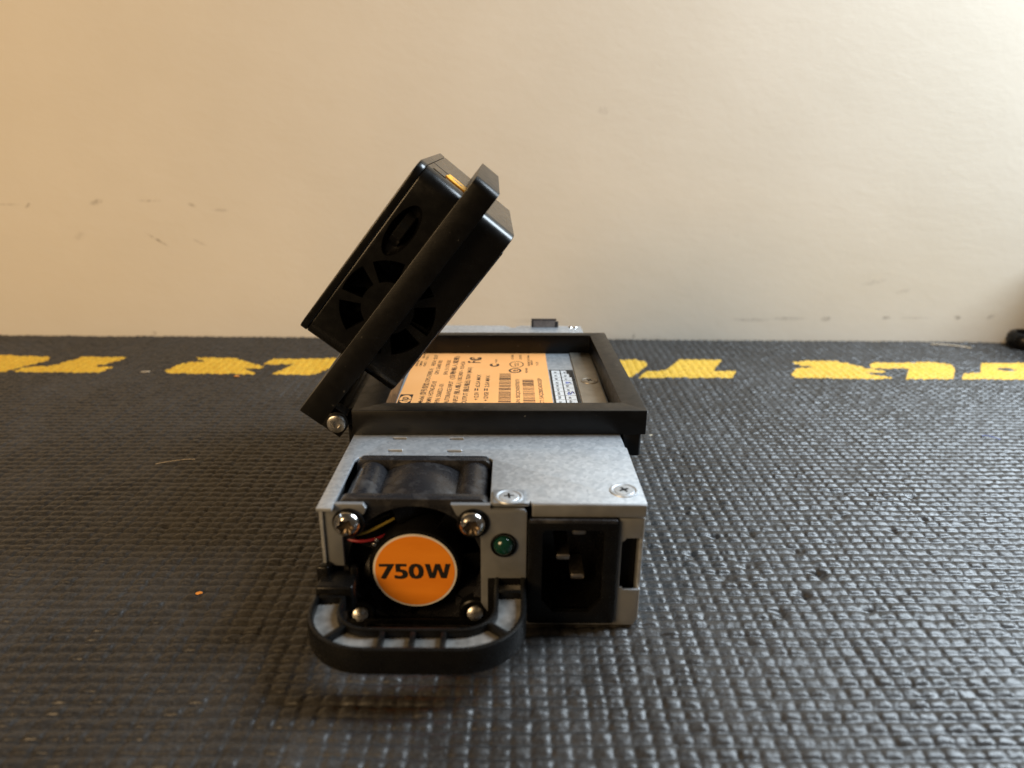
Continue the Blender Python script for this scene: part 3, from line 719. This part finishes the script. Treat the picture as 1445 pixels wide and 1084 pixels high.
# ------------------------------------------------------------------ charger held in the tilting frame
MC = MB_ @ ML
chg = empty('battery_charger', 'black plastic battery charger with side fan vent and orange socket, tilted in the bracket', 'charger', MC)
U0, U1, V0, V1, N0, N1 = 20.3, 84.2, 4.0, 86.0, -4.4, 28.3
def solid_rrect(u0, u1, v0, v1, r, n0, n1, bev):
    bm = bmesh.new(); lp = rrect(u0, u1, v0, v1, r, 8)
    lo = [bm.verts.new((x, y, n0)) for x, y in lp]; hi = [bm.verts.new((x, y, n1)) for x, y in lp]
    bm.faces.new(lo); bm.faces.new(hi); n = len(lp)
    for i in range(n): bm.faces.new((lo[i], lo[(i + 1) % n], hi[(i + 1) % n], hi[i]))
    bmesh.ops.recalc_face_normals(bm, faces=bm.faces)
    if bev:
        ed = [e for e in bm.edges if abs(e.verts[0].co.z - e.verts[1].co.z) < 1e-6]
        bmesh.ops.bevel(bm, geom=ed, offset=bev, segments=3, profile=0.5, affect='EDGES')
    return bm
tmp_body = bpy.data.objects.new('tmp_body', mesh_from_bm(solid_rrect(U0, U1, V0, V1, 5.0, N0, N1, 0.35), 'body', 35, 1.0)); C.objects.link(tmp_body)
def cut(cutter_bm):
    co = bpy.data.objects.new('tmp_cut', mesh_from_bm(cutter_bm, 'cut', 35, 1.0)); C.objects.link(co)
    md = tmp_body.modifiers.new('b', 'BOOLEAN'); md.operation = 'DIFFERENCE'; md.object = co; md.solver = 'EXACT'
    bpy.context.view_layer.update()
    me = bpy.data.meshes.new_from_object(tmp_body.evaluated_get(bpy.context.evaluated_depsgraph_get()))
    tmp_body.modifiers.clear(); tmp_body.data = me; bpy.data.objects.remove(co)
FC = (42.8, 12.6)
def wedge_bm(a0, a1, r0, r1, y0, y1):
    bm = bmesh.new()
    lp = arc(FC[0], FC[1], r0, a0, a1, 6) + arc(FC[0], FC[1], r1, a1, a0, 8)
    A, B = [bm.verts.new((u, y0, n)) for u, n in lp], [bm.verts.new((u, y1, n)) for u, n in lp]
    bm.faces.new(A); bm.faces.new(B); n = len(lp)
    for i in range(n): bm.faces.new((A[i], A[(i + 1) % n], B[(i + 1) % n], B[i]))
    return bm
cb = lathe_bm([(0, 0), (15.6, 0), (15.6, 10), (0, 10)], 48); xform(cb, T(FC[0], 17, FC[1]) @ TOFRONT)
cut(cb)
for k in range(7):
    a0 = 360 / 7 * k + 8
    cut(wedge_bm(a0 + 6.5, a0 + 360 / 7 - 6.5, 8.2, 14.8, 2.5, 8.5))
# socket slot in the end, wheel recess
bm = bmesh.new(); add_box(bm, U1 - 3.5, U1 + 2, 9.0, 12.2, 22.0, 26.6); cut(bm)
bm = bmesh.new(); bmesh.ops.create_uvsphere(bm, u_segments=28, v_segments=16, radius=1)
xform(bm, T(64.6, 3.6, 23.0) @ Matrix.Diagonal((9.0, 4.0, 3.9, 1))); cut(bm)
bm = bmesh.new(); bm.from_mesh(tmp_body.data); bpy.data.objects.remove(tmp_body)
body = link('body', mesh_from_bm(bm, 'body', 32), None, chg)
body.data.materials.clear(); body.data.materials.append(MATS['black_plastic'])
for p_ in body.data.polygons: p_.use_smooth = True
bm = lathe_bm([(0, -1.6), (6.2, -1.6), (6.5, -1.3), (6.5, 1.3), (6.2, 1.6), (0, 1.6)], 40, {2: 0.0})
for v in bm.verts:
    r = math.hypot(v.co.x, v.co.y)
    if r > 6: 
        k_ = 1 + 0.035 * (1 if int(math.atan2(v.co.y, v.co.x) / (2 * math.pi) * 20 + 40) % 2 else -1); v.co.x *= k_; v.co.y *= k_
xform(bm, T(64.8, 9.7, 23.2))
link('scroll_wheel', mesh_from_bm(bm), 'satin_black', chg)
# fan behind the vent
cf = lathe('vent_fan_hub', [(0, 0), (7.6, 0), (7.6, 4.6), (6.8, 5.4), (0, 5.4)], T(FC[0], 15.5, FC[1]) @ TOFRONT, 'satin_black', chg, 32)
for k in range(7):
    bm = bmesh.new(); add_box(bm, 7.2, 14.0, -0.4, 0.4, -3.6, 3.6)
    xform(bm, T(FC[0], 12.6, FC[1]) @ Matrix.Rotation(2 * math.pi * k / 7 + 0.5, 4, 'Y') @ Matrix.Rotation(0.7, 4, 'X'))
    link('vent_fan_blade', mesh_from_bm(bm), 'bare_steel' if False else 'satin_black', cf)
# lid, screen
cl = link('top_cover', mesh_from_bm(solid_rrect(U0 - 0.1, U1 + 0.1, V0 - 0.1, V1 + 0.1, 5.0, N1 + 0.12, 30.8, 0.35), 'top_cover'), 'black_plastic', chg)
plate('screen', [rrect(30, 76, 20, 72, 1.5, 3)], 0.15, T(0, 0, 30.8), 'screen_glass', cl)
# sockets on the end
EP = T(U1, 0, 0) @ Matrix.Rotation(math.pi / 2, 4, 'Y')          # local z -> +u, local x -> -n
box('usb_socket', U1 - 3.6, U1 - 3.4, 8.9, 12.3, 21.9, 26.7, 'void_black', chg, 0.0)
plate('end_recess', [[(-27.6, 28.4), (-9.0, 28.4), (-9.0, 27.4), (-28.2, 27.4)]], 0.06, EP, 'void_black', chg)
xt = prism('power_socket', [(-22.6, 14.6), (-22.0, 27.0), (-8.5, 27.0), (-8.5, 13.2), (-21.2, 13.2)], -0.4, 0.5, EP, 'connector_orange', chg, 0.2)
for q in (-18.5, -12.5): prism('socket_hole', rrect(q - 1.9, q + 1.9, 17.5, 22.5, 1.5, 3), 0.4, 0.56, EP, 'brass', xt)
prism('foot_rail', rrect(26, 78, 6.5, 8.0, 0.5, 2), N0 - 0.5, N0 + 0.05, Matrix(), 'black_plastic', chg, 0.1)

# ------------------------------------------------------------------ round rubber object by the wall, plus an unseen box added to cast shadow
eq = empty('rubber_plus_shadow_box', 'black rounded rubber object against the wall at right edge, with an unseen box added to cast a shadow', 'device', T(0.42, 0.27, 0))
bm = lathe_bm([(0, 0.2), (9.2, 0.2), (10.8, 1.6), (11.3, 4.0), (10.9, 7.2), (9.6, 9.3), (8.0, 10.0), (6.4, 9.4), (5.6, 7.5), (5.3, 4.6), (0, 4.4)], 40)
xform(bm, T(-29.0, 16, 0)); link('rubber_object', mesh_from_bm(bm), 'satin_black', eq)
lathe('centre_screw', [(0, 4), (2.6, 4.2), (2.4, 5.8), (1.4, 6.4), (0, 6.5)], T(-29.0, 16, 0), 'chrome', eq, 24)
bm = bmesh.new(); add_box(bm, -14, 50, -25, 26.5, 4, 66); bevel_sharp(bm, 2, 3)
link('body', mesh_from_bm(bm), 'satin_black', eq)  # made-up box out of view, shaped for the diagonal shadow on the wall
box('shadow_box_arm', -29, -13, 12, 20, 2.2, 4.2, 'satin_black', eq, 0.4)

# ------------------------------------------------------------------ crumbs and fibres on the mat
def crumb(name, x, y, s, mat, label, cat='scrap', flat_=0.35, ang=0.3, st=1.7):
    bm = bmesh.new(); bmesh.ops.create_icosphere(bm, subdivisions=1, radius=s)
    for v in bm.verts: v.co *= 0.75 + 0.5 * random.random()
    xform(bm, T(x, y, s * flat_ * 0.6 + 0.05) @ Matrix.Rotation(ang, 4, 'Z') @ Matrix.Diagonal((st, 1, flat_, 1)))
    o = link(name, mesh_from_bm(bm), mat); o['label'] = label; o['category'] = cat
crumb('plastic_scrap', -42.3, 13.6, 0.7, 'crumb_orange', 'tiny orange plastic scrap on the dark mat left of the power supply')
crumb('plaster_crumb', -104, 213.5, 1.0, 'crumb_orange', 'small tan crumb just in front of a yellow letter on the left', 'crumb')
crumb('yellow_flake', -158.5, 220, 1.0, 'fibre_pale', 'pale yellow flake beside the yellow letters on the left', 'flake', 0.3, 0.2, 3)
crumb('pale_crumb', 115, 134, 0.6, 'fibre_pale', 'tiny pale crumb on the mat right of the black bracket', 'crumb')
def fibre(name, pts, r, mat, label):
    o = tube(name, bez(*pts), r, mat, None, 5); o['label'] = label; o['category'] = 'fibre'
fibre('pale_fibre', ((-96, 100, 0.5), (-92, 101, 0.9), (-88, 104, 0.9), (-82, 105, 0.4)), 0.14, 'fibre_pale', 'thin pale curved fibre on the shaded mat at left')
fibre('blue_fibre', ((268, 135, 0.4), (270, 136, 1.0), (272, 132, 1.0), (274, 131, 0.4)), 0.2, 'fibre_blue', 'short blue fibre on the mat at far right')
fibre('pale_thread', ((330, 288, 0.6), (338, 286, 1.2), (345, 284, 1.0), (352, 280, 0.5)), 0.4, 'fibre_pale', 'pale thread on the mat near the wall at right')
